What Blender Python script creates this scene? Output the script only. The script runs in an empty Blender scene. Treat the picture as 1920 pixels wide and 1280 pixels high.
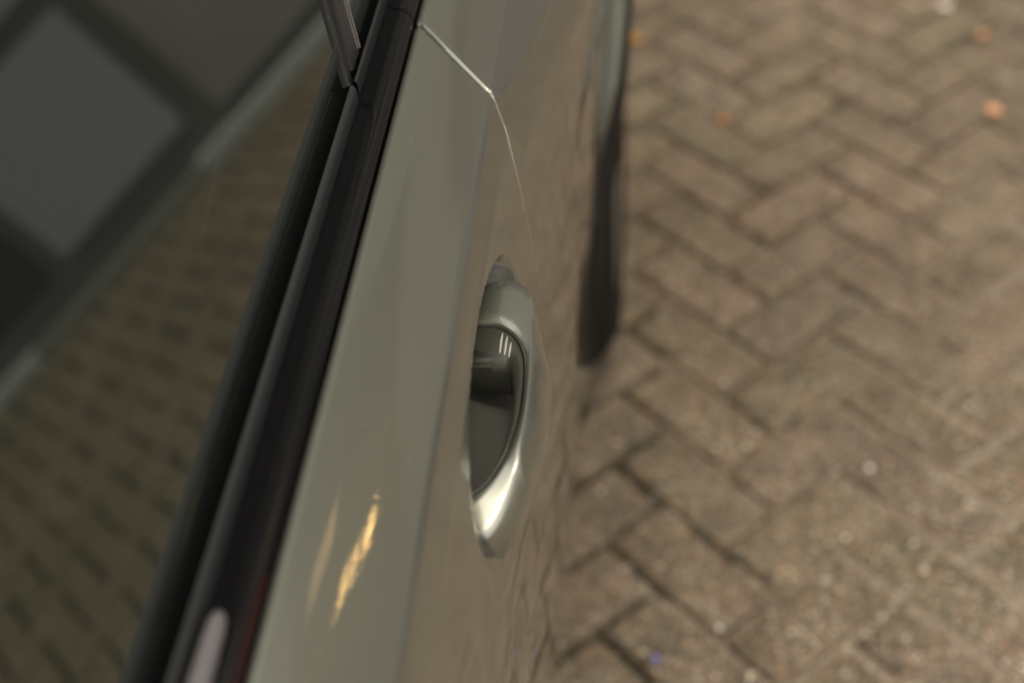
import bpy, bmesh, math, random
from mathutils import Vector, Matrix, noise
random.seed(7)
sc = bpy.context.scene
COL = sc.collection
R = math.radians

# ------------------------------------------------------------------ camera, sky, sun, exposure
camd = bpy.data.cameras.new('camera')
cam = bpy.data.objects.new('camera', camd)
COL.objects.link(cam)
camd.sensor_width = 36.0
camd.lens = 50.0
camd.clip_start = 0.02
camd.clip_end = 500.0
cR = Vector((0.99439272, 0.07997439, -0.06918975))
cU = Vector((-0.00145066, 0.66452921, 0.74726088))
cF = Vector((-0.10574035, 0.74297041, -0.66091902))
M = Matrix(((cR.x, cU.x, -cF.x, 0), (cR.y, cU.y, -cF.y, 0), (cR.z, cU.z, -cF.z, 1.416), (0, 0, 0, 1)))
cam.matrix_world = M
camd.dof.use_dof = True
camd.dof.focus_distance = 0.84
camd.dof.aperture_fstop = 3.3
camd.dof.aperture_blades = 0
sc.camera = cam

SUN_EL, SUN_AZ = 70.0, 150.0        # azimuth from +Y clockwise: behind the camera
w = bpy.data.worlds.new('World'); sc.world = w; w.use_nodes = True
nt = w.node_tree; nt.nodes.clear()
sky = nt.nodes.new('ShaderNodeTexSky'); sky.sky_type = 'NISHITA'; sky.sun_disc = False
sky.sun_elevation = R(SUN_EL); sky.sun_rotation = R(SUN_AZ); sky.dust_density = 5.0; sky.air_density = 1.0; sky.ozone_density = 1.0
mixs = nt.nodes.new('ShaderNodeMix'); mixs.data_type = 'RGBA'; mixs.inputs[0].default_value = 0.82
mixs.inputs[7].default_value = (7.4, 6.7, 5.5, 1)      # even overcast cloud
tcw = nt.nodes.new('ShaderNodeTexCoord'); sxyz = nt.nodes.new('ShaderNodeSeparateXYZ')      # overcast sky: three times brighter overhead than at the horizon
mrw = nt.nodes.new('ShaderNodeMapRange'); mrw.inputs[1].default_value = 0; mrw.inputs[2].default_value = 1; mrw.inputs[3].default_value = 0.50; mrw.inputs[4].default_value = 1.5
scl = nt.nodes.new('ShaderNodeVectorMath'); scl.operation = 'SCALE'; scl.inputs[0].default_value = (7.6, 7.1, 6.15)
nt.links.new(tcw.outputs['Generated'], sxyz.inputs[0]); nt.links.new(sxyz.outputs['Z'], mrw.inputs[0]); nt.links.new(mrw.outputs[0], scl.inputs['Scale'])
nt.links.new(scl.outputs[0], mixs.inputs[7])
bg = nt.nodes.new('ShaderNodeBackground'); bg.inputs[1].default_value = 0.15
wo = nt.nodes.new('ShaderNodeOutputWorld')
nt.links.new(sky.outputs[0], mixs.inputs[6]); nt.links.new(mixs.outputs[2], bg.inputs[0]); nt.links.new(bg.outputs[0], wo.inputs[0])

sd = bpy.data.lights.new('sun', 'SUN'); sd.energy = 1.0; sd.angle = R(13); sd.color = (1.0, 0.86, 0.64)
so = bpy.data.objects.new('sun', sd); COL.objects.link(so)
az, el = R(SUN_AZ), R(SUN_EL)
sdir = Vector((math.sin(az) * math.cos(el), math.cos(az) * math.cos(el), math.sin(el)))
so.rotation_euler = sdir.to_track_quat('Z', 'Y').to_euler()

vs = sc.view_settings
vs.view_transform = 'Standard'; vs.look = 'None'; vs.exposure = 0.22; vs.gamma = 1.0; vs.use_curve_mapping = False

# ------------------------------------------------------------------ helpers
def mat(name, col, rough=0.5, metal=0.0, coat=0.0, coat_rough=0.02, ior=1.5, spec=0.5, emis=None, es=0.0):
    m = bpy.data.materials.new(name); m.use_nodes = True
    b = m.node_tree.nodes['Principled BSDF']
    b.inputs['Base Color'].default_value = (*col, 1); b.inputs['Roughness'].default_value = rough
    b.inputs['Metallic'].default_value = metal; b.inputs['Coat Weight'].default_value = coat
    b.inputs['Coat Roughness'].default_value = coat_rough; b.inputs['IOR'].default_value = ior
    b.inputs['Specular IOR Level'].default_value = spec
    if emis: b.inputs['Emission Color'].default_value = (*emis, 1); b.inputs['Emission Strength'].default_value = es
    return m

def N(m, t): return m.node_tree.nodes.new(t)
def L(m, a, b): m.node_tree.links.new(a, b)
def P(m): return m.node_tree.nodes['Principled BSDF']

def noise_col(m, c1, c2, scale, detail=6, obj=True, stretch=None, lo=0.35, hi=0.65, src='Generated'):
    tc = N(m, 'ShaderNodeNewGeometry'); mp = N(m, 'ShaderNodeMapping')
    if stretch: mp.inputs['Scale'].default_value = stretch
    L(m, tc.outputs['Position'], mp.inputs[0])
    n = N(m, 'ShaderNodeTexNoise'); n.inputs['Scale'].default_value = scale; n.inputs['Detail'].default_value = detail
    L(m, mp.outputs[0], n.inputs['Vector'])
    r = N(m, 'ShaderNodeValToRGB'); r.color_ramp.elements[0].position = lo; r.color_ramp.elements[1].position = hi
    r.color_ramp.elements[0].color = (*c1, 1); r.color_ramp.elements[1].color = (*c2, 1)
    L(m, n.outputs[0], r.inputs[0]); L(m, r.outputs[0], P(m).inputs['Base Color'])
    return n, r

def bump(m, scale, strength, dist=0.001, detail=4, target='Normal', stretch=None):
    g = N(m, 'ShaderNodeNewGeometry'); mp = N(m, 'ShaderNodeMapping')
    if stretch: mp.inputs['Scale'].default_value = stretch
    L(m, g.outputs['Position'], mp.inputs[0])
    n = N(m, 'ShaderNodeTexNoise'); n.inputs['Scale'].default_value = scale; n.inputs['Detail'].default_value = detail
    L(m, mp.outputs[0], n.inputs['Vector'])
    b = N(m, 'ShaderNodeBump'); b.inputs['Strength'].default_value = strength; b.inputs['Distance'].default_value = dist
    L(m, n.outputs[0], b.inputs['Height'])
    for t in target.split(','): L(m, b.outputs[0], P(m).inputs[t])

def mk(name, verts, faces, m, parent=None, smooth=True, sharp=None):
    me = bpy.data.meshes.new(name); me.from_pydata([tuple(v) for v in verts], [], faces); me.materials.append(m)
    if smooth:
        for p in me.polygons: p.use_smooth = True
        if sharp: me.set_sharp_from_angle(angle=R(sharp))
    me.update()
    o = bpy.data.objects.new(name, me); COL.objects.link(o)
    if parent: o.parent = parent
    return o

def grid(name, rows, m, parent=None, closed_u=False, caps=False, sharp=50, flip=False):
    """rows: list of equal-length point rows"""
    nr, nc = len(rows), len(rows[0]); V = [p for r in rows for p in r]; Fc = []
    for i in range(nr - 1):
        for j in range(nc if closed_u else nc - 1):
            k = (j + 1) % nc
            q = (i * nc + j, i * nc + k, (i + 1) * nc + k, (i + 1) * nc + j)
            Fc.append(q[::-1] if flip else q)
    if caps and closed_u:
        Fc.append(tuple(range(nc))[::-1] if not flip else tuple(range(nc))); a = (nr - 1) * nc
        Fc.append(tuple(range(a, a + nc)) if not flip else tuple(range(a, a + nc))[::-1])
    return mk(name, V, Fc, m, parent, True, sharp)

def box(name, lo, hi, m, parent=None, bev=0.0, mtx=None):
    bm = bmesh.new(); bmesh.ops.create_cube(bm, size=1)
    for v in bm.verts:
        v.co = Vector([lo[i] + (v.co[i] + .5) * (hi[i] - lo[i]) for i in range(3)])
    if bev: bmesh.ops.bevel(bm, geom=bm.edges[:], offset=bev, segments=2, affect='EDGES')
    if mtx: bmesh.ops.transform(bm, matrix=mtx, verts=bm.verts)
    me = bpy.data.meshes.new(name); bm.to_mesh(me); bm.free(); me.materials.append(m)
    o = bpy.data.objects.new(name, me); COL.objects.link(o)
    if parent: o.parent = parent
    return o

def thing(name, label, cat, group=None, loc=(0, 0, 0)):
    o = bpy.data.objects.new(name, None); COL.objects.link(o); o.location = loc
    o.empty_display_size = 0.1; o['label'] = label; o['category'] = cat
    if group: o['group'] = group
    return o

def catmull(pts, n):
    out = []
    Q = [Vector(p) for p in pts]; Q = [Q[0] * 2 - Q[1]] + Q + [Q[-1] * 2 - Q[-2]]
    for i in range(1, len(Q) - 2):
        for k in range(n):
            t = k / n; a, b, c, d = Q[i - 1:i + 3]
            out.append(.5 * ((2 * b) + (c - a) * t + (2 * a - 5 * b + 4 * c - d) * t * t + (3 * b - a - 3 * c + d) * t ** 3))
    out.append(Q[-2]); return out

def fillet(poly, radii, seg=5):
    """round the corners of an open 2-D polyline"""
    out = [Vector(poly[0])]
    for i in range(1, len(poly) - 1):
        p, a, b = Vector(poly[i]), Vector(poly[i - 1]), Vector(poly[i + 1]); r = radii[i]
        if r <= 0: out.append(p); continue
        A = p + (a - p).normalized() * min(r, (a - p).length * .48); B = p + (b - p).normalized() * min(r, (b - p).length * .48)
        for k in range(seg + 1):
            t = k / seg; out.append((1 - t) ** 2 * A + 2 * t * (1 - t) * p + t * t * B)
    out.append(Vector(poly[-1])); return out

def interp(x, xs, ys):
    if x <= xs[0]: return ys[0] + (ys[1] - ys[0]) / (xs[1] - xs[0]) * (x - xs[0])
    for i in range(len(xs) - 1):
        if x <= xs[i + 1] or i == len(xs) - 2:
            return ys[i] + (ys[i + 1] - ys[i]) * (x - xs[i]) / (xs[i + 1] - xs[i])
def sstep(a, b, x):
    t = min(1, max(0, (x - a) / (b - a))); return t * t * (3 - 2 * t)

# ------------------------------------------------------------------ materials
paint = mat('car_paint', (0.282, 0.292, 0.256), rough=0.36, metal=0.80, coat=1.0, coat_rough=0.010)
P(paint).inputs['Coat IOR'].default_value = 1.8
bump(paint, 360, 0.10, 0.0004, 2, 'Coat Normal')
gloss = mat('black_gloss_trim', (0.006, 0.006, 0.007), rough=0.12)
bump(gloss, 900, 0.05, 0.0003, 2)
rubber = mat('black_rubber', (0.018, 0.018, 0.019), rough=0.55)
lipm = mat('grey_rubber_lip', (0.030, 0.029, 0.031), rough=0.42)
tealm = mat('window_seal_rubber', (0.020, 0.024, 0.025), rough=0.5)
glass = mat('tinted_glass', (0.006, 0.007, 0.007), rough=0.006, ior=2.7)
P(glass).inputs['Specular Tint'].default_value = (.87, 1.0, .90, 1)
bump(glass, 60, 0.008, 0.0006, 3, stretch=(1, .25, 1))
chrome = mat('bright_strip', (0.75, 0.72, 0.68), rough=0.2, metal=1)
plum = mat('pillar_cover', (0.045, 0.038, 0.040), rough=0.22)
pale = mat('pale_satin', (0.16, 0.152, 0.165), rough=0.3)
red = mat('dark_red_reflection', (0.022, 0.0015, 0.002), rough=0.35)
ribm = mat('rib_plastic', (0.45, 0.45, 0.42), rough=0.25)
linm = mat('handle_liner_plastic', (0.045, 0.047, 0.038), rough=0.33)
tyrem = mat('tyre_rubber', (0.011, 0.010, 0.009), rough=0.9, spec=.25)
bump(tyrem, 300, 0.3, 0.001)
rimm = mat('rim_alloy', (0.35, 0.35, 0.35), rough=0.3, metal=0.9)
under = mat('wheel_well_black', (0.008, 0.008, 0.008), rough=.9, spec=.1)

def dust(m, base, speck, scale, size):
    g = N(m, 'ShaderNodeNewGeometry'); v = N(m, 'ShaderNodeTexVoronoi'); v.inputs['Scale'].default_value = scale
    L(m, g.outputs['Position'], v.inputs['Vector'])
    lt = N(m, 'ShaderNodeMath'); lt.operation = 'LESS_THAN'; lt.inputs[1].default_value = size; L(m, v.outputs['Distance'], lt.inputs[0])
    mx = N(m, 'ShaderNodeMix'); mx.data_type = 'RGBA'; mx.inputs[6].default_value = (*base, 1); mx.inputs[7].default_value = (*speck, 1)
    L(m, lt.outputs[0], mx.inputs[0]); L(m, mx.outputs[2], P(m).inputs['Base Color'])
dust(gloss, (0.006, 0.006, 0.007), (.20, .19, .18), 140, .035)
dust(rubber, (0.018, 0.018, 0.019), (.30, .28, .25), 160, .07)
dust(lipm, (0.030, 0.033, 0.037), (.16, .16, .15), 170, .04)
dust(plum, (0.030, 0.027, 0.029), (.25, .24, .23), 150, .035)
dust(paint, (0.282, 0.292, 0.256), (.62, .60, .52), 110, .045)
dust(linm, (0.045, 0.047, 0.038), (.25, .24, .2), 190, .05)
# ------------------------------------------------------------------ the ground: sand bed, brick pavers
sand = mat('joint_sand', (0.10, 0.075, 0.048), rough=0.95)
noise_col(sand, (0.15, 0.118, 0.086), (0.38, 0.315, 0.245), 110, lo=.3, hi=.7)
bump(sand, 900, 0.6, 0.002)
soil = mat('joint_soil', (0.045, 0.036, 0.025), rough=.95); noise_col(soil, (.030, .026, .018), (.06, .048, .033), 40)
earth = mat('far_ground', (0.16, 0.13, 0.095), rough=0.95)
noise_col(earth, (0.13, 0.105, 0.075), (0.19, 0.155, 0.115), 3)
gnd = mk('ground', [(-150, -150, -.03), (150, -150, -.03), (150, 150, -.03), (-150, 150, -.03)], [(0, 1, 2, 3)], earth, smooth=False)
gnd['kind'] = 'structure'

bk = bpy.data.materials.new('brick_paver'); bk.use_nodes = True
oi = N(bk, 'ShaderNodeObjectInfo'); ge = N(bk, 'ShaderNodeNewGeometry')
ad = N(bk, 'ShaderNodeMath'); ad.operation = 'ADD'; L(bk, oi.outputs['Random'], ad.inputs[0]); L(bk, ge.outputs['Random Per Island'], ad.inputs[1])
fr = N(bk, 'ShaderNodeMath'); fr.operation = 'FRACT'; L(bk, ad.outputs[0], fr.inputs[0])
ramp = N(bk, 'ShaderNodeValToRGB'); e = ramp.color_ramp.elements
e[0].color = (0.205, 0.160, 0.113, 1); e[0].position = 0
e[1].color = (0.212, 0.170, 0.115, 1); e[1].position = 1
for p_, c_ in ((.3, (0.192, 0.158, 0.107, 1)), (.55, (0.220, 0.168, 0.120, 1)), (.8, (0.195, 0.158, 0.117, 1))):
    x = e.new(p_); x.color = c_
L(bk, fr.outputs[0], ramp.inputs[0])
n1 = N(bk, 'ShaderNodeTexNoise'); n1.inputs['Scale'].default_value = 14; n1.inputs['Detail'].default_value = 8
n2 = N(bk, 'ShaderNodeTexNoise'); n2.inputs['Scale'].default_value = 190; n2.inputs['Detail'].default_value = 3
n4 = N(bk, 'ShaderNodeTexNoise'); n4.inputs['Scale'].default_value = 75; n4.inputs['Detail'].default_value = 2
n3 = N(bk, 'ShaderNodeTexNoise'); n3.inputs['Scale'].default_value = 2.2; n3.inputs['Detail'].default_value = 4
for n in (n1, n2, n3, n4): L(bk, ge.outputs['Position'], n.inputs['Vector'])
def mixmul(m, a, fac_node, lo, hi, p0=.3, p1=.7):
    mr = N(m, 'ShaderNodeMapRange'); mr.inputs[1].default_value = p0; mr.inputs[2].default_value = p1
    mr.inputs[3].default_value = lo; mr.inputs[4].default_value = hi; L(m, fac_node, mr.inputs[0])
    v = N(m, 'ShaderNodeVectorMath'); v.operation = 'SCALE'; L(m, a, v.inputs[0]); L(m, mr.outputs[0], v.inputs['Scale'])
    return v.outputs[0]
c = mixmul(bk, ramp.outputs[0], n1.outputs[0], .72, 1.25)
c = mixmul(bk, c, n2.outputs[0], .50, 1.6)
c = mixmul(bk, c, n4.outputs[0], .62, 1.42)
n5 = N(bk, 'ShaderNodeTexNoise'); n5.inputs['Scale'].default_value = 48; n5.inputs['Detail'].default_value = 3; L(bk, ge.outputs['Position'], n5.inputs['Vector'])
hr = N(bk, 'ShaderNodeValToRGB'); hr.color_ramp.elements[0].color = (.90, .99, 1.02, 1); hr.color_ramp.elements[0].position = .35; hr.color_ramp.elements[1].color = (1.10, 1.0, .90, 1); hr.color_ramp.elements[1].position = .68
L(bk, n5.outputs[0], hr.inputs[0]); hm = N(bk, 'ShaderNodeVectorMath'); hm.operation = 'MULTIPLY'; L(bk, c, hm.inputs[0]); L(bk, hr.outputs[0], hm.inputs[1]); c = hm.outputs[0]
c = mixmul(bk, c, n3.outputs[0], .85, 1.15)
v9 = N(bk, 'ShaderNodeVectorMath'); v9.operation = 'MULTIPLY'; v9.inputs[1].default_value = (.855, .845, .875); L(bk, c, v9.inputs[0]); c = v9.outputs[0]
L(bk, c, P(bk).inputs['Base Color']); P(bk).inputs['Roughness'].default_value = 0.82
bump(bk, 350, 0.5, 0.002)

BW, BL = 0.100, 0.210            # herringbone pitch: brick width and length with their joints
TH = R(-55.20 + 8.1)
cth, sth = math.cos(TH), math.sin(TH)
# lattice origin: pattern phase
q0 = Vector((1.72684381 * .1, 16.2280967 * .1)); ya = R(8.1)
q0 = Vector((q0.x * math.cos(ya) - q0.y * math.sin(ya), q0.x * math.sin(ya) + q0.y * math.cos(ya)))
def lat(u, v): return Vector((u * cth - v * sth + q0.x, u * sth + v * cth + q0.y))

def spill(x, y): return sstep(1.40, 1.05, x + .3 * (y - 1.9)) * sstep(.32, .72, x + .35 * (1.9 - y) + .14 * noise.noise((x * 3, y * 3, 0)) + .05 * noise.noise((x * 11, y * 11, 4)))
rows = []
for i in range(161):
    y = -1.5 + i * .05
    rows.append([(x, y, -.017 + .003 * noise.noise((x * 9, y * 9, 3))) for x in [-1.2 + .05 * j for j in range(121)]])
pav = grid('pavement', rows, soil, None, sharp=None); pav['kind'] = 'structure'
rows = []
for i in range(131):
    y = .55 + i * .018; row = []
    for j in range(91):
        x = .0 + .018 * j; f_ = spill(x, y)
        row.append((x, y, -.0165 + f_ * .0158 + f_ * (.0016 * noise.noise((x * 9, y * 9, 3)) + .0012 * noise.noise((x * 31, y * 31, 5)))))
    rows.append(row)
o = grid('spilled_sand', rows, sand, None, sharp=None); o['kind'] = 'stuff'; o['label'] = 'dry sand swept into the joints of the outer pavers'; o['category'] = 'sand'

def on_brick(x, y, j=.007):
    dx, dy = x - q0.x, y - q0.y
    u, v = dx * cth + dy * sth, -dx * sth + dy * cth
    for m_ in range(-14, 15):
        v1 = v - m_ * BL; k = -math.floor(v1 / BW); u1 = u - m_ * BL - k * BW; v1 += k * BW
        if 0 <= u1 < BL: return j < u1 < BL - j and j < v1 < BW - j
        u2 = u - m_ * BL - BL; k = math.floor(u2 / BW); v2 = v - m_ * BL + k * BW; u2 -= k * BW
        if 0 <= v2 < BL: return j < v2 < BL - j and j < u2 < BW - j
    return True
def gritz(x, y):
    f_ = spill(x, y)
    return max(.0002 if on_brick(x, y) else -1, -.0165 + f_ * .0158 + f_ * (.0016 * noise.noise((x * 9, y * 9, 3)) + .0012 * noise.noise((x * 31, y * 31, 5))))
def brick_mesh(kind, seed):
    rr = random.Random(seed); j = 0.0060
    lx, ly = (BL - 2 * j, BW - 2 * j) if kind == 0 else (BW - 2 * j, BL - 2 * j)
    ch = .0065; T = .045; vs_, fs = [], []
    def ring(dx, z, jit):
        a = len(vs_)
        for sx, sy in ((-1, -1), (1, -1), (1, 1), (-1, 1)):
            vs_.append((sx * (lx / 2 - dx) + rr.uniform(-jit, jit), sy * (ly / 2 - dx) + rr.uniform(-jit, jit), z + rr.uniform(-jit, jit) * .4))
        return a
    A = ring(0, -T, 0); B = ring(0, -ch, .0012); D = ring(ch * .45, -ch * .28, .001); C_ = ring(ch * 1.5, 0, .0012)
    for a, b in ((A, B), (B, D), (D, C_)):
        for k in range(4): fs.append((a + k, a + (k + 1) % 4, b + (k + 1) % 4, b + k))
    fs.append((C_, C_ + 1, C_ + 2, C_ + 3))
    return vs_, fs
variants = {k: [brick_mesh(k, 10 * k + s) for s in range(6)] for k in (0, 1)}
meshes = {}
for k in (0, 1):
    meshes[k] = []
    for vv, ff in variants[k]:
        me = bpy.data.meshes.new('brick'); me.from_pydata(vv, [], ff); me.materials.append(bk)
        for p in me.polygons: p.use_smooth = True
        me.set_sharp_from_angle(angle=R(60)); meshes[k].append(me)
cells = []
# herringbone: D brick k: u in [kW, kW+L], v in [-kW, -(k-1)W]; shifted by lattice vectors (W,-W) and (L,L)
for m_ in range(-50, 50):
    for k in range(-70, 70):
        u0 = k * BW + m_ * BL; v0 = -k * BW + m_ * BL
        cells.append((0, u0 + BL / 2, v0 + BW / 2))
        cells.append((1, u0 + BL + BW / 2, v0 + BL / 2))
items = []
for kind, u, v in cells:
    p = lat(u, v)
    if -9 < p.x < 7 and -6 < p.y < 12: items.append((kind, p))
def prio(p):       # what shows largest: directly in view first, then near the car side
    inview = -.2 < p.x < .95 and .75 < p.y < 2.85
    return (0 if inview else 1, (Vector((.5, 1.6)) - p).length)
items.sort(key=lambda t: prio(t[1]))
SV, SF = [], []
for i, (kind, p) in enumerate(items):
    z = random.gauss(0, .0011); rz = TH + random.gauss(0, .009); tx, ty = random.gauss(0, .006), random.gauss(0, .006)
    dx, dy = random.gauss(0, .0012), random.gauss(0, .0012); vi = random.randrange(6)
    if (Vector((-.9, .5)) - p).length > 1e9: continue
    mt = Matrix.Translation((p.x + dx, p.y + dy, z)) @ Matrix.Rotation(rz, 4, 'Z') @ Matrix.Rotation(tx, 4, 'X') @ Matrix.Rotation(ty, 4, 'Y')
    if i < 298:
        o = bpy.data.objects.new('brick', meshes[kind][vi]); COL.objects.link(o); o.parent = pav; o.matrix_local = mt
    else:
        a = len(SV)
        for co in variants[kind][vi][0]: SV.append(mt @ Vector(co))
        for f in variants[kind][vi][1]: SF.append(tuple(a + q for q in f))
o = mk('outer_bricks', SV, SF, bk, pav, smooth=False); o['kind'] = 'stuff'

# pale grit and sand grains scattered over the pavers
gritc = bpy.data.materials.new('pale_grit'); gritc.use_nodes = True
g2 = N(gritc, 'ShaderNodeNewGeometry'); rp = N(gritc, 'ShaderNodeValToRGB'); el_ = rp.color_ramp.elements
el_[0].color = (.42, .30, .20, 1); el_[1].color = (.80, .72, .62, 1); el_[1].position = 1
for p_, c_ in ((.35, (.55, .46, .34, 1)), (.5, (.60, .33, .17, 1)), (.56, (.62, .55, .45, 1)), (.8, (.75, .68, .58, 1))):
    x = el_.new(p_); x.color = c_
L(gritc, g2.outputs['Random Per Island'], rp.inputs[0]); L(gritc, rp.outputs[0], P(gritc).inputs['Base Color'])
P(gritc).inputs['Roughness'].default_value = .2
GV, GF = [], []
rg = random.Random(5)
n_g = 0
while n_g < 30000:
    x = rg.uniform(-.15, 1.5); y = rg.uniform(.8, 2.9)
    dens = .20 + .80 * sstep(.1, .95, .8 * (x - .1) + .75 * (1.75 - y))
    if rg.random() > dens: continue
    n_g += 1
    s = rg.choice([.0009, .0012, .0015, .0018, .0022])
    if rg.random() < .05 + .16 * dens ** 2: s = rg.choice([.0026, .0030, .0034, .0040])
    a = len(GV); cx = Vector((x, y, gritz(x, y) + .0006 + s * .5)); rot = Matrix.Rotation(rg.uniform(0, 6.3), 3, 'Z')
    for d in ((1, 0, 0), (0, 1, 0), (-1, 0, 0), (0, -1, 0), (.2, .1, .42), (0, 0, -.6)):
        GV.append(cx + rot @ Vector(d) * s * rg.uniform(.8, 1.2))
    for f in ((0, 1, 4), (1, 2, 4), (2, 3, 4), (3, 0, 4), (1, 0, 5), (2, 1, 5), (3, 2, 5), (0, 3, 5)): GF.append(tuple(a + q for q in f))
o = mk('grit', GV, GF, gritc, smooth=False); o['kind'] = 'stuff'; o['label'] = 'pale sand grains and grit scattered over the brick pavers'; o['category'] = 'grit'

# fallen petals
def petal(x, y, size, col, label, seed, kind='petal'):
    m = mat('petal', col, rough=.5); rr = random.Random(seed); n = 14; V, Fc = [(0, 0, size * .18)], []
    for rad, zz in ((.55, .10), (1.0, .32)):
        for i in range(n):
            a = i / n * 2 * math.pi
            k = rad * (1 + .12 * math.sin(3 * a + seed)) * (.85 if rad == 1 and i == 0 else 1)
            V.append((size * .5 * k * math.cos(a) * 1.15, size * .5 * k * math.sin(a), size * (zz * .5 + .06 * rr.random())))
    for i in range(n):
        j = (i + 1) % n; Fc += [(0, 1 + i, 1 + j), (1 + i, 1 + n + i, 1 + n + j, 1 + j)]
    o = mk('fallen_petal' if kind == 'petal' else 'pale_crumb', V, Fc, m); o.location = (x, y, .004); o.rotation_euler = (rr.uniform(-.15, .15), rr.uniform(-.15, .15), rr.uniform(0, 6))
    o['label'] = label; o['category'] = kind; o['group'] = 'small fallen petals on the pavers' if kind == 'petal' else 'bright crumbs on the pavers'
petal(.107, 2.180, .019, (.50, .20, .07), 'small orange petal lying on a paver joint nearest the middle of the car', 1)
petal(.578, 2.199, .024, (.72, .37, .20), 'bright peach petal on the pavers below the dull orange one at far right', 2)
petal(.599, 2.459, .021, (.52, .26, .13), 'dull orange petal between the white petal and the bright peach petal', 3)
petal(-.053, 2.469, .024, (.50, .24, .05), 'ochre petal lying right beside the rear tyre', 4)
petal(.548, 2.568, .024, (.95, .88, .85), 'white petal on the pavers at the upper right edge', 5)
petal(-.008, 1.020, .008, (.25, .25, .75), 'tiny blue crumb on the pavers below the front door, the only blue speck', 6, 'crumb')
for i_, (x, y, s, c_, l) in enumerate(((.274, 1.334, .0085, (.95, .90, .82), 'white crumb between brick joints, farthest from the car of the bright ones'),
        (.231, 1.212, .0070, (.9, .84, .74), 'cream crumb just below the white crumb on the pavers'),
        (.144, 1.154, .0055, (.8, .5, .25), 'tan orange crumb in line with the door handle tip'),
        (.068, 1.066, .0070, (.92, .86, .74), 'cream crumb by the long diagonal joint near the lower edge'),
        (.115, 1.372, .0070, (.85, .76, .60), 'straw coloured crumb on a paver level with the handle grip'))):
    petal(x, y, s, c_, l, 20 + i_, 'crumb')

# ------------------------------------------------------------------ the car
car = thing('parked_car', 'olive grey parked car with black window trim and pull door handle on brick pavers', 'car')
CX = -0.93                                                   # centre line of the car

# cross-section of the side: inner lip of the shoulder, shoulder, crease, door side, sill
sh = fillet([(-.1650, .930), (-.1645, .9515), (-.1605, .9535), (-.140, .9465), (-.1095, .9295), (-.1035, .9140)],
            [0, .0022, .0030, .020, .0032, 0], 6)
low = catmull([(-.1035, .9140), (-.1000, .9050), (-.0925, .880), (-.0865, .855), (-.0815, .83), (-.0760, .795), (-.0725, .755), (-.0705, .71), (-.0710, .66), (-.0735, .60),
               (-.079, .52), (-.086, .44), (-.094, .36), (-.100, .30), (-.103, .25), (-.112, .215), (-.15, .19)], 12)
prof = sh[:-1] + low
def resample(pp, step_fn):
    out = [pp[0]]
    for a, b in zip(pp[:-1], pp[1:]):
        d = (b - a).length; k = max(1, int(math.ceil(d / step_fn((a.y + b.y) / 2))))
        for i in range(1, k + 1): out.append(a.lerp(b, i / k))
    return out
prof = resample(prof, lambda z: .0018 if .80 < z < .94 else .004 if z > .94 or .56 < z < .72 else .01)
def pnormal(i):
    a = prof[max(0, i - 1)]; b = prof[min(len(prof) - 1, i + 1)]; t = (b - a).normalized()
    return Vector((-t.y, t.x))
norms = [pnormal(i) for i in range(len(prof))]
seam_z = [-1, .20, .55, .70, .80, .845, .867, .892, .912, .929, .958]
seam_y = [.60, .60, .64, .675, .713, .731, .743, .761, .777, .7850, .838]
def seamY(z): return interp(z, seam_z, seam_y)

def cup(y, z):
    """depth of the finger recess behind the handle"""
    a = (y - .5680) / .1150; b = (z - .8680 - .004 * a) / .0410
    r = math.sqrt(a * a + b * b)
    if r >= 1.06: return 0
    up = sstep(.0, .55, b / max(r, 1e-3))
    wd = .55 * (1 - up) + .07 * up
    return .031 * sstep(1.0, 1.0 - wd, r)
def edge_drop(e, r):
    if e >= r: return 0
    return r - math.sqrt(max(0, r * r - (r - e) ** 2))

def side_skin(name, dists, side, extra=None, parent=car, r=.0030, flange=.014):
    rows = []
    for d in dists:
        row = []
        for i, p in enumerate(prof):
            n = norms[i]; ys = seamY(p.y) if p.x > -.112 else interp(-p.x, [.111, .116, .129, .144, .1605], [.7865, .790, .802, .817, .836]) if p.x > -.1612 and p.y > .9 else .8365 if p.y > .9 else seamY(p.y)
            kz = sstep(.875, .9290, p.y); rz_ = r if p.y > .9285 else r * (.06 + .14 * kz)
            dep = edge_drop(max(d, 0), rz_) + (flange if d < 0 else 0)
            y = ys + side * (.0003 + .0010 * kz + max(d, 0)) if side else d
            X, Z = p.x, p.y
            if extra:
                X, y, Z, n = extra(X, y, Z, n)
            row.append((X - n.x * dep, y, Z - n.y * dep))
        rows.append(row)
    return rows
# front door: distances forward of the seam
ds = [-1, 0, .0002, .0006, .0012, .002, .003, .0045] + [.006 + .0024 * k for k in range(165)] + [.41 + .01 * k for k in range(1, 68)]
def taper(y, z): return .010 * sstep(.98, .42, y) * sstep(.86, .72, z)
def fd_extra(X, y, Z, n):
    X += .0012 * sstep(.74, .36, y) * sstep(.90, .922, Z) * sstep(.9525, .934, Z)
    return X - cup(y, Z) - taper(y, Z), y, Z, n
front_door = grid('front_door', side_skin('front_door', ds, -1, fd_extra), paint, car, sharp=60, flip=True)
cupm = mat('cup_shade', (0.080, 0.082, 0.074), rough=.36)  # dark skin over the body-colour recess, its shade put into the colour
def doorX(z):
    for a, b in zip(prof[:-1], prof[1:]):
        if a.x > -.112 and a.y >= z >= b.y: return a.x + (b.x - a.x) * (a.y - z) / (a.y - b.y + 1e-9)
    return -.09
rows = []
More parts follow.
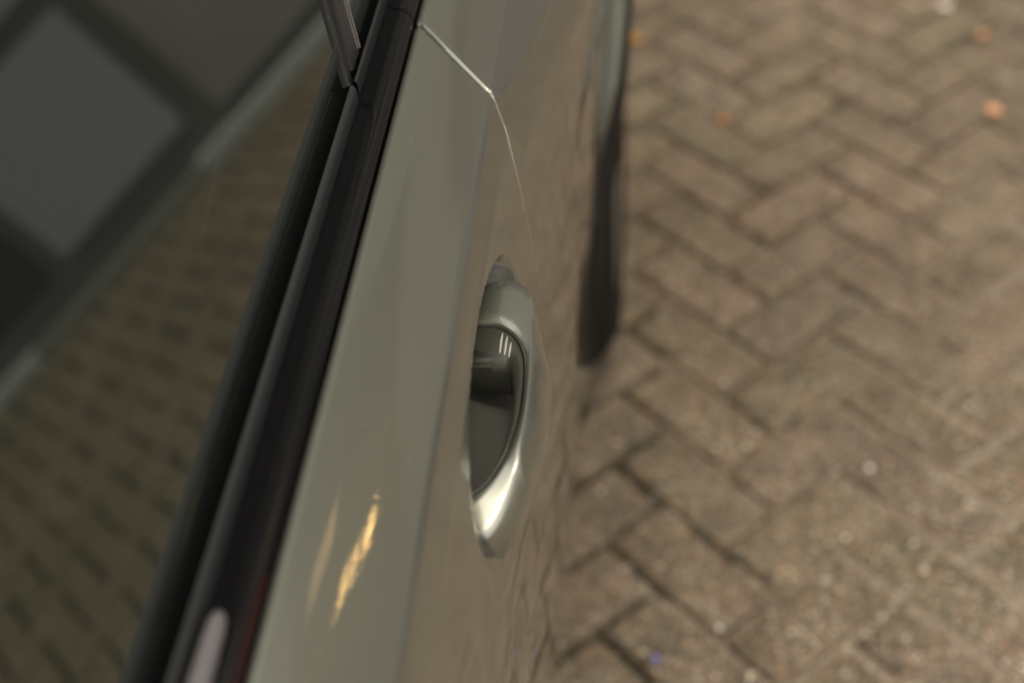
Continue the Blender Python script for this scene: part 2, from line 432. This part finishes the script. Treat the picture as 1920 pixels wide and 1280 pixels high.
for rr_, up_ in ((.02, .0012), (.2, .0012), (.35, .0012), (.5, .0012), (.65, .0012), (.78, .0012), (.86, .0012), (.905, .0012), (.918, .0008), (.925, -.001)):
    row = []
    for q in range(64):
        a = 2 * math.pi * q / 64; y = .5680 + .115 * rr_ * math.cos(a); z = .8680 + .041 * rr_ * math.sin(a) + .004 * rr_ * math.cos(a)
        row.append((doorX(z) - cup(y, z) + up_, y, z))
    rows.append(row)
grid('cup_shade_skin', rows, cupm, car, closed_u=True, sharp=70, flip=True)
box('recess_shade_block', (-.130, .596, .850), (-.1065, .673, .8965), under, car, .010)  # black block added for the shadow at the rear of the recess
# rear door with the haunch over the wheel
WY, WZ, WR, AR = 1.655, .31, .315, .372
def shelf_z(y):
    return .58 + .53 * (y - 1.26) if y < 1.41 else .6595 + .035 * sstep(1.38, 1.68, y) * 1.2 - .08 * sstep(1.75, 2.2, y)
def bulge_at(y, z):
    g = interp(y, [1.20, 1.24, 1.27, 1.33, 1.41, 1.60, 1.9, 3], [0, 0, .004, .0145, .0195, .026, .030, .030]) if y > 1.2 else 0
    return g * sstep(shelf_z(y) + .004, shelf_z(y) - .004, z)
def rd_extra(X, y, Z, n):
    t = y - .786
    k = max(0, min(t, .9)) * .105                    # the shoulder plane runs on, a steeper facet opens below its edge
    tau = sstep(.9290, .9195, Z)
    zz = Z
    X += k * tau * sstep(.72, .915, zz); Z = Z - .85 * k * tau * sstep(.80, .915, zz)
    X += bulge_at(y, Z) + .013 * sstep(.95, 1.40, y) * sstep(.90, .74, Z)
    X -= .001 * sstep(1.12, 1.24, y) * sstep(.715, .668, Z) * sstep(shelf_z(y) - .02, shelf_z(y), Z)
    X -= taper(y, Z)
    rr = math.hypot(y - WY, Z - WZ)
    if rr < AR and Z < .9:
        s = AR / max(rr, 1e-4); d = AR - rr
        y2, Z2 = WY + (y - WY) * s, WZ + (Z - WZ) * s
        X = X - min(d * 1.5, .05); y, Z = y2, Z2
    return X, y, Z, n
def sideX(y, z):
    best = min(range(len(prof)), key=lambda i: abs(prof[i].y - z) + (9 if prof[i].x < -.13 and prof[i].y > .9 else 0))
    return prof[best].x + bulge_at(y, z) + .013 * sstep(.95, 1.40, y) * sstep(.90, .74, z)
dr = [-1, 0, .0002, .0006, .0012, .002, .003, .0042, .006] + [.009 + .006 * k for k in range(240)]
rear_door = grid('rear_door', side_skin('rear_door', dr, 1, rd_extra, r=.0034), paint, car, sharp=60)
# front wing
FWY = -.95
def fw_extra(X, y, Z, n):
    rr = math.hypot(y - FWY, Z - WZ)
    X += .02 * sstep(.70, .62, Z) * sstep(-.35, -.7, y) - .10 * sstep(-1.2, -1.85, y)
    if rr < AR and Z < .9:
        s = AR / max(rr, 1e-4); d = AR - rr
        X = X - min(d * 1.5, .05); y, Z = WY * 0 + FWY + (y - FWY) * s, WZ + (Z - WZ) * s
    return X, y, Z, n
grid('front_wing', side_skin('front_wing', [-.303 - .016 * k for k in range(98)], 0, fw_extra), paint, car, sharp=60, flip=True)

# far side, floor, bonnet, roof: simple but closed body
far = [(2 * CX - p.x, p.y) for p in prof[::4]]
grid('far_body_side', [[(x, y, z) for x, z in far] for y in (-1.87, -1, 0, 1, 2.24)], paint, car, sharp=60)
box('floor_pan', (2 * CX + .13, -1.8, .17), (-.13, 2.2, .24), under, car)
grid('bonnet', [[(x, y, .955 + .045 * (1 - ((x - CX) / .77) ** 2) + zz) for x in [-.165 - (-.165 - CX) * 2 * k / 16 for k in range(17)]] for y, zz in ((-1.87, -.22), (-1.75, -.10), (-1.4, -.04), (-.9, 0))], paint, car, sharp=40)
roofrow = []
for y, zz in ((-.25, 0), (.2, .035), (.9, .05), (1.6, .03), (2.0, -.02)):
    roofrow.append([(x, y, 1.405 + zz + .035 * (1 - ((x - CX) / .56) ** 2)) for x in [-.372 - (-.372 - CX) * 2 * k / 16 for k in range(17)]])
grid('roof', roofrow, paint, car, sharp=40)
mk('windscreen', [(-.22, -.9, .96), (2 * CX + .22, -.9, .96), (2 * CX + .35, -.25, 1.40), (-.35, -.25, 1.40)], [(0, 1, 2, 3)], glass, car, smooth=False)
mk('rear_screen', [(-.22, 2.24, .96), (2 * CX + .22, 2.24, .96), (2 * CX + .35, 2.0, 1.38), (-.35, 2.0, 1.38)], [(3, 2, 1, 0)], glass, car, smooth=False)
mk('far_side_glass', [(2 * CX + .212, -.9, .96), (2 * CX + .212, 2.24, .96), (2 * CX + .345, 2.0, 1.40), (2 * CX + .345, -.25, 1.40)], [(0, 1, 2, 3)], glass, car, smooth=False)
mk('far_beltline', [(2 * CX + .16, -1.87, .952), (2 * CX + .16, 2.24, .952), (2 * CX + .214, 2.24, .962), (2 * CX + .214, -1.87, .962)], [(0, 1, 2, 3)], gloss, car, smooth=False)
mk('tailgate', [(-.15, 2.24, .2), (2 * CX + .15, 2.24, .2), (2 * CX + .16, 2.24, .955), (-.16, 2.24, .955)], [(0, 1, 2, 3)], paint, car, smooth=False)
mk('front_bumper', [(-.2, -1.87, .2), (2 * CX + .2, -1.87, .2), (2 * CX + .2, -1.87, .76), (-.2, -1.87, .76)], [(3, 2, 1, 0)], paint, car, smooth=False)

# window plane
LEAN = .34
def G(y, z, off=0.0):
    n = Vector((1, 0, LEAN)).normalized()
    return Vector((-.2030 - LEAN * (z - .980), y, z)) + n * off
def plate(name, pts, t0, t1, m, parent, sharp=30):
    """pts: (y, z) outline on the window plane, thickness from t0 to t1"""
    n = len(pts); V = [G(y, z, t0) for y, z in pts] + [G(y, z, t1) for y, z in pts]
    Fc = [tuple(range(n, 2 * n)), tuple(range(n))[::-1]] + [(i, (i + 1) % n, n + (i + 1) % n, n + i) for i in range(n)]
    o = mk(name, V, Fc, m, parent, smooth=False)
    bm = bmesh.new(); bm.from_mesh(o.data); bmesh.ops.recalc_face_normals(bm, faces=bm.faces); bm.to_mesh(o.data); bm.free()
    return o
ZB, ZT = .952, 1.37
def py(y0, z): return y0 + .75 * (min(z, 1.02) - .965) + .25 * max(0, z - 1.02)
fw = plate('front_window', [(-.85, ZB), (py(.7600, ZB), ZB), (py(.7600, 1.02), 1.02), (py(.7600, ZT), ZT), (-.22, ZT)], -.004, 0, glass, car)
rw = plate('rear_window', [(py(.7925, ZB), ZB), (2.15, ZB), (1.98, ZT), (py(.7925, ZT), ZT), (py(.7925, 1.02), 1.02)], -.004, 0, glass, car)
def strip(name, ya, yb, t0, t1, m, parent, zb=ZB):
    return plate(name, [(py(ya, zb), zb), (py(yb, zb), zb), (py(yb, 1.02), 1.02), (py(yb, ZT), ZT), (py(ya, ZT), ZT), (py(ya, 1.02), 1.02)], t0, t1, m, parent)
pil = strip('window_pillar', .7645, .7875, -.010, .0050, plum, car, zb=.962)
strip('pillar_seal', .7570, .7637, -.008, .0028, rubber, pil, zb=.958)
strip('bright_edge', .7891, .7899, -.006, .0060, chrome, pil, zb=.9630)
strip('rear_glass_seal', .7908, .7955, -.008, .0018, rubber, pil, zb=.958)

# black trims along the belt line: extruded profiles
def extrude(name, pts, rad, ys, m, parent, seamed=None, seg=5):
    pr = fillet(pts, rad, seg) if rad else [Vector(p) for p in pts]
    rows = []
    for y in ys:
        rows.append([(p.x, (y if not callable(y) else y(p.x)), p.y) for p in pr])
    return grid(name, rows, m, parent, sharp=60)
Y0, Y1 = -.85, 2.2
fseam = lambda x: .8385 - .95 * (x + .163)
mould = [(-.1658, .930), (-.1655, .9545), (-.1690, .9575), (-.1760, .9570), (-.1800, .9548), (-.1865, .9535)]
mr = [0, .0025, .002, .004, .006, 0]
wt = extrude('window_trim', mould, mr, [Y0, lambda x: fseam(x) - .0008], gloss, car)
extrude('rear_window_trim', mould, mr, [lambda x: fseam(x) + .0008, Y1], gloss, car)
lip_p = [(-.1862, .935), (-.1872, .9585), (-.1880, .9622), (-.1908, .9645), (-.1925, .9600), (-.1935, .935)]
extrude('belt_lip', lip_p, [0, .002, .0025, .002, .003, 0], [Y0, .742, .744], lipm, wt)
lip_r = [(-.1872, .935), (-.1874, .9600), (-.1878, .9635), (-.1892, .9645), (-.1905, .9600), (-.1920, .935)]
extrude('rear_belt_lip', lip_r, [0, .001, .001, .001, .002, 0], [.748, Y1], lipm, wt)
seal_p = [(-.1945, .915), (-.1960, .9400), (-.1985, .9560), (-.2003, .9755), (-.2026, .9790), (-.2050, .955)]
extrude('window_seal', seal_p, [0, .003, .003, .001, .001, 0], [Y0, .800], tealm, wt)
seal_r = [(-.1940, .915), (-.1945, .9400), (-.1960, .9560), (-.1980, .9720), (-.2022, .9765), (-.2050, .955)]
extrude('rear_window_seal', seal_r, [0, .003, .003, .001, .001, 0], [.802, Y1], tealm, wt)
box('seal_corner', (-.209, .744, .925), (-.190, .800, .949), rubber, wt, .002)
# pale rounded bar on the trim; dark red strip paints in a reflection
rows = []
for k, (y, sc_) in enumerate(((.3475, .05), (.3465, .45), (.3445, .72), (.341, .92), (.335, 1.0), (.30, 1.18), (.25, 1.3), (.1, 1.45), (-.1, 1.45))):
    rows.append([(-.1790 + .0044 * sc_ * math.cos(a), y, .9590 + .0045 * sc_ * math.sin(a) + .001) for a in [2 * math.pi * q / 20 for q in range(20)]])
grid('pale_trim_bar', rows, pale, wt, closed_u=True, caps=True, sharp=70)
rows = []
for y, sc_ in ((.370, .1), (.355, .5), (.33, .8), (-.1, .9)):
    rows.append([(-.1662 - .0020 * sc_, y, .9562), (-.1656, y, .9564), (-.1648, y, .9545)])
grid('red_reflection', rows, red, wt, sharp=70, flip=True)

# wheel arches and wheels
def lathe(name, pr, wy, side, m, parent, n=72, sharp=40, cx=0):
    rows = []
    for i in range(n + 1):
        a = 2 * math.pi * i / n
        rows.append([(cx + x * side, wy + r_ * math.cos(a), WZ + r_ * math.sin(a)) for x, r_ in pr])
    return grid(name, rows, m, parent, sharp=sharp)
def wheel(wy, xo, side):
    wl = bpy.data.objects.new('wheel', None); COL.objects.link(wl); wl.parent = car; wl.location = (0, 0, 0)
    tp = [(-.195, .215), (-.203, .25), (-.198, .29), (-.18, .307), (-.13, WR - .001), (-.10, WR), (-.07, WR - .001)]
    for q in (-.13, -.10, -.065, -.035): tp += [(q - .003, WR - .001), (q - .003, WR - .008), (q + .003, WR - .008), (q + .003, WR - .001)]
    tp = sorted(set(tp), key=lambda t: t[0]) if False else [(-.195, .215), (-.203, .25), (-.198, .29), (-.185, .304), (-.16, .313), (-.138, WR - .001), (-.1375, WR - .008), (-.132, WR - .008), (-.1315, WR - .001),
         (-.105, WR), (-.1045, WR - .008), (-.098, WR - .008), (-.0975, WR), (-.068, WR - .001), (-.0675, WR - .008), (-.062, WR - .008), (-.0615, WR - .001), (-.052, .3115), (-.032, .302), (-.014, .284), (0, .252), (-.002, .235), (-.010, .217), (-.02, .213)]
    lathe('tyre', tp, wy, side, tyrem, wl, 96, 50, xo)
    lathe('rim', [(-.19, .21), (-.10, .195), (-.03, .20), (-.012, .212), (-.010, .216), (-.006, .212), (-.016, .198), (-.05, .19), (-.06, .05), (-.035, .045), (-.03, .0)], wy, side, rimm, wl, 72, 40, xo)
    for k in range(5):
        a = 2 * math.pi * k / 5 + .3
        mt = Matrix.Translation((xo, wy, WZ)) @ Matrix.Rotation(a, 4, 'X')
        s1 = sorted((xo * 0 - .048 * side, -.018 * side))
        box('spoke', (s1[0], -.022, .03), (s1[1], .022, .197), rimm, wl, .006, mt)
wheel(WY, -.0600, 1); wheel(FWY, -.0720, 1)
wheel(WY, 2 * CX + .072, -1); wheel(FWY, 2 * CX + .072, -1)
clad = mat('black_cladding', (0.007, 0.007, 0.007), rough=.7, spec=.25)
rows = []
for q in range(0, 61):
    a = R(-8 + 196 * q / 60); row = []
    kz = sstep(.34, .52, WZ + .45 * math.sin(a))
    for r_ in (AR - .016, AR - .004, AR + .004, AR + .03, AR + .06, AR + .09, AR + .115, AR + .150, AR + .156, AR + .158):
        r0_ = r_; r_ = r_ if r_ <= AR + .03 else AR + .03 + (r_ - AR - .03) * kz
        y, z = WY - r_ * math.cos(a), WZ + r_ * math.sin(a)
        z = min(z, shelf_z(max(y, 1.15)) - .008)
        x = sideX(y, z) + .0035
        if r_ < AR: x -= .03
        if r0_ == AR + .158: x -= .006
        row.append((x, y, max(z, .20)))
    rows.append(row)
grid('arch_cladding', rows, clad, car, sharp=50)
for wy in (WY, FWY):
    lathe('wheel_arch_liner', [(-.34, AR + .01), (-.05, AR + .01), (-.045, AR - .005)], wy, 1, under, car, 48, 40, -.06)

# ------------------------------------------------------------------ the door handle
arch_o = [(-.128, .640), (-.112, .6425), (-.1000, .6500), (-.0890, .6510), (-.0800, .6440), (-.0755, .6300), (-.0735, .6060), (-.0725, .5790), (-.0725, .5450),
          (-.0738, .5130), (-.0755, .4920), (-.0775, .4740), (-.0805, .4580), (-.0850, .4470), (-.0905, .4440)]
arch_i = [(-.128, .6142), (-.113, .6140), (-.1040, .6138), (-.0960, .6132), (-.0895, .6095), (-.0840, .6035), (-.0800, .5950), (-.0768, .5800), (-.0758, .5450),
          (-.0790, .5190), (-.0835, .5030), (-.0900, .4905), (-.0985, .4830), (-.1050, .4795), (-.1120, .4760)]
zt = [.8835, .8845, .8850, .8855, .8855, .8850, .8845, .8840, .8830, .8805, .8745, .8690, .8640, .8605, .8590]
zb = [.852, .851, .8505, .850, .850, .850, .850, .8495, .849, .8465, .8440, .8420, .8405, .8400, .8400]
tilt = [0, 0, 0, 0, 0, 0, 0, 0, 0, .08, .26, .36, .38, .38, .36]
ti = [z + t * math.hypot(o_[0] - i_[0], o_[1] - i_[1]) for z, t, o_, i_ in zip(zt, tilt, arch_o, arch_i)]
bul = [.002, .004, .0055, .0070, .0085, .0096, .0104, .0108, .0106, .0096, .0080, .0062, .0044, .0028, .002]
NS = 8
def sl(a, zz): return (a[0] - .16 * (.885 - zz), a[1] + 1.12 * (.885 - zz))
ao = catmull([(*sl(a, z), z) for a, z in zip(arch_o, zt)], NS); ai = catmull([(*sl(a, z), z2) for a, z, z2 in zip(arch_i, ti, zb)], NS)
bl = catmull([(b, t) for b, t in zip(bul, tilt)], NS)
rows = []
for o_, i_, b_ in zip(ao, ai, bl):
    T_, B_ = o_.z, i_.z; O = Vector((o_.x, o_.y)); I = Vector((i_.x, i_.y)); d = (O - I); wdt = d.length; d.normalize()
    h = T_ - B_; bb = b_.x; ri = b_.y * wdt; TI = T_ + ri
    r2 = min(.0016, wdt * .25)
    pts = [(0, B_ + .0015), (0, TI - .0032), (r2 * .25, TI - .0018), (r2, TI - .0010)]
    for k in (.25, .5, .75): pts.append((r2 + (wdt - r2) * k, T_ + ri * (1 - k) - .0010 + .0012 * math.sin(k * math.pi * .5)))
    # outer flank: rounded shoulder, then out to the widest point below the middle
    pts.append((wdt, T_))
    for k in range(1, 13):
        t = k / 12; w_ = wdt + bb * math.sin(t * math.pi * .62) / math.sin(math.pi * .5) * (1 if t > .02 else 0); zz = T_ - h * (t ** 1.15) * .93
        pts.append((w_, zz))
    pts += [(wdt + bb * .55, B_ + .0004), (wdt * .6, B_)]
    rows.append([(I.x + d.x * a, I.y + d.y * a, z) for a, z in pts])
handle = grid('door_handle', rows, paint, car, closed_u=True, caps=True, sharp=62)
# dark liner on the inside of the grip, a hair's gap from the painted shell
lin_in = [(-.128, .585), (-.113, .585), (-.104, .585), (-.096, .585), (-.0905, .585), (-.0870, .584), (-.0850, .580), (-.0830, .568), (-.0818, .545),
          (-.0838, .519), (-.0870, .504), (-.0925, .4925), (-.1000, .4860), (-.1060, .4820), (-.1130, .4790)]
li = catmull([(*sl(a, z), 0) for a, z in zip(lin_in, ti)], NS)
rows = []
for idx, (o_, i_, l_, b_) in enumerate(zip(ao, ai, li, bl)):
    I = Vector((i_.x, i_.y)); O = Vector((o_.x, o_.y)); J = Vector((l_.x, l_.y)); T_, B_ = o_.z, i_.z
    d = (J - I); wdt = d.length; d.normalize(); st = I + d * .0009; wdt -= .0009
    top = T_ + b_.y * (O - I).length - .0030
    pts = [(0, B_ + .003), (0, top - .001), (.0004, top - .0002), (.0010, top)]
    for k in (.3, .55, .8): pts.append((.001 + (wdt - .001) * k * .92, top - .0022 * k * k - min(.004, wdt * .12) * k * k))
    pts += [(wdt * .985, top - .0065), (wdt, top - .011), (wdt, B_ + .006), (wdt * .8, B_ + .0025)]
    rows.append([(st.x + d.x * a, st.y + d.y * a, z) for a, z in pts])
lin = grid('grip_liner', rows, linm, handle, closed_u=True, caps=True, sharp=60)
# stalk: the lever that enters the door
rows = []
for x, g_ in ((-.135, 0), (-.12, 0), (-.105, 0), (-.094, 0), (-.0885, .0006), (-.0855, .0025), (-.0845, .005)):
    c_ = [(.6120, .852), (.6120, .8795), (.6000, .8800 - g_ * .3), (.5905, .8788 - g_ * .3), (.5870, .8765 - g_ * .4), (.5855 + g_, .8730 - g_ * .4), (.5860 + g_, .866), (.5880 + g_, .859), (.5915 + g_, .853)]
    rows.append([(x, y, z) for y, z in c_])
stalkm = mat('stalk_plastic', (0.018, 0.018, 0.016), rough=0.35)
grid('lever_stalk', rows, stalkm, handle, closed_u=True, caps=True, sharp=50)
for k, (x0, yy) in enumerate(((-.0912, .6065), (-.0884, .6045), (-.0858, .6020))):
    rows = []
    for t in [q / 8 for q in range(9)]:
        y = yy - .0145 * t; wv = .00075 * (math.sin(math.pi * min(1, max(.02, t))) ** .4); z0 = .8829 - .0035 * t * t - .0008 * k
        xx = x0 - .0008 * t
        rows.append([(xx + wv * math.cos(a), y, z0 + wv * 1.3 * math.sin(a)) for a in [2 * math.pi * q / 10 for q in range(10)]])
    grid('grip_rib', rows, ribm, handle, closed_u=True, caps=True, sharp=60)

# ------------------------------------------------------------------ the house whose front shows in the window glass
render_w = mat('wall_render', (0.30, 0.29, 0.245), rough=.9); noise_col(render_w, (.30, .31, .28), (.36, .37, .34), 1.5); bump(render_w, 60, .4, .004)
darkw = mat('dark_wall_base', (0.125, 0.120, 0.118), rough=.7); bump(darkw, 30, .2, .003)
panm = mat('grey_door_panel', (0.33, 0.328, 0.39), rough=.5)
leafm = mat('plain_door_leaf', (0.21, 0.215, 0.20), rough=.6); noise_col(leafm, (.17, .155, .155), (.30, .275, .28), 1.1)
plinm = mat('plinth_concrete', (0.20, 0.20, 0.18), rough=.8)
darkm = mat('dark_door_panel', (0.05, 0.05, 0.052), rough=.4)
sillm = mat('pale_threshold', (0.40, 0.42, 0.42), rough=.7)
framem = mat('window_frame', (0.10, 0.10, 0.095), rough=.5)
winm = mat('window_glass_house', (0.03, 0.035, 0.035), rough=.03, ior=1.6)
litm = mat('warm_lamp', (0.9, 0.7, 0.4), rough=.5, emis=(1.0, .62, .22), es=24.0)
litm2 = mat('warm_lamp_dim', (0.9, 0.7, 0.4), rough=.5, emis=(1.0, .66, .28), es=1.7)
P0 = Vector((2.256, 3.863, 0)); U3 = Vector((-.8176, .5758, 0)); N3 = Vector((-.5758, -.8176, 0))
HM = Matrix(((U3.x, N3.x, 0, P0.x), (U3.y, N3.y, 0, P0.y), (0, 0, 1, 0), (0, 0, 0, 1)))   # s along the wall, t out of it, z
house = thing('house', 'pale rendered house with grey panelled doors, seen only as a reflection in the window', 'house')
def hb(name, s0, s1, t0, t1, z0, z1, m, parent=None, bev=0.0):
    return box(name, (s0, t0, z0), (s1, t1, z1), m, parent or house, bev, HM)
hb('wall', -4.4, 8.0, -6, -.06, 2.85, 10.4, render_w)
hb('lower_wall', -4.4, 8.0, -6, -.08, 0, 2.85, darkw)
hb('roof', -4.7, 8.3, -6.3, .35, 10.4, 10.6, framem)
# grey door leaves: framed panels in rows and columns, a pale threshold below
for z0, z1 in ((.155, .715), (.80, 1.36), (1.44, 2.00), (2.08, 2.64)):
    hb('door_panel', -.50, .12, -.08, -.055, z0, z1, panm, None, .012)
    hb('door_panel', -1.20, -.58, -.08, -.055, z0, z1, darkm, None, .012)
for s0 in (.22, 1.42, 2.62, 3.82, 5.02):
    hb('door_leaf', s0, s0 + 1.12, -.08, -.052, .10, 2.64, leafm, None, .012)
for s0 in (-2.4, -3.6):
    hb('door_leaf', s0, s0 + 1.12, -.08, -.052, .10, 2.64, leafm, None, .012)
hb('threshold', .03, 7.5, -.08, .012, 0, .050, sillm, None, .004)
hb('threshold', -2.6, -.80, -.08, .012, 0, .040, sillm, None, .004)
hb('plinth', -.795, .025, -.08, .012, 0, .035, plinm, None, .004)
for s0, s1, z0, z1 in ((-3.2, -1.9, 3.8, 5.2), (-1.1, 1.5, 3.7, 6.1), (3.9, 5.3, 3.8, 5.2), (-3.2, -1.9, 7.0, 8.4), (3.9, 5.3, 7.0, 8.4)):
    f = hb('window', s0, s1, -.10, -.03, z0, z1, framem, None, .006)
    for i in range(2):
        a = s0 + .05 + i * (s1 - s0) / 2; b = s0 + (i + 1) * (s1 - s0) / 2 - .05
        hb('window_pane', a, b, -.04, -.026, z0 + .06, z1 - .06, winm, f)
lampt = thing('wall_lamp', 'warm tube lamps on the house front, seen as golden streaks on the car shoulder', 'lamp')
LAMPS = ((-.17, .05, ((3.99, 4.18), (4.31, 4.41), (4.52, 4.65))), (.46, .30, ((4.92, 5.08), (5.19, 5.28), (5.38, 5.50))))
for s0, wd, zz in LAMPS:
    for z0, z1 in zz:
        hb('lamp_tube', s0 - wd / 2, s0 + wd / 2, .02, .05, z0, z1, litm if wd < .2 else litm2, lampt, .01)
    hb('lamp_bracket', s0 - .06, s0 + .06, -.03, .018, zz[0][0] - .05, zz[2][1] + .05, framem, lampt)
# fine dashed scratches on the glass
V, Fc = [], []
for pts in (((-.220, .614, 1.0300), (-.2190, .564, 1.0265), (-.2160, .504, 1.017)), ((-.221, .597, 1.0330), (-.2190, .562, 1.0280), (-.2180, .547, 1.024))):
    cu = catmull(pts, 16)
    for i in range(0, len(cu) - 1):
        a, b = cu[i], cu[i + 1]; m_ = a.lerp(b, .62)
        for p_ in (a, m_):
            for q in (-.00016, .00016):
                g_ = G(p_.y, p_.z, .0002); V.append((g_.x, g_.y, g_.z + q))
        k = len(V) - 4; Fc.append((k, k + 1, k + 3, k + 2))
o = mk('glass_scratches', V, Fc, mat('scratch', (.35, .35, .32), rough=.6), fw, smooth=False); o['kind'] = 'stuff'
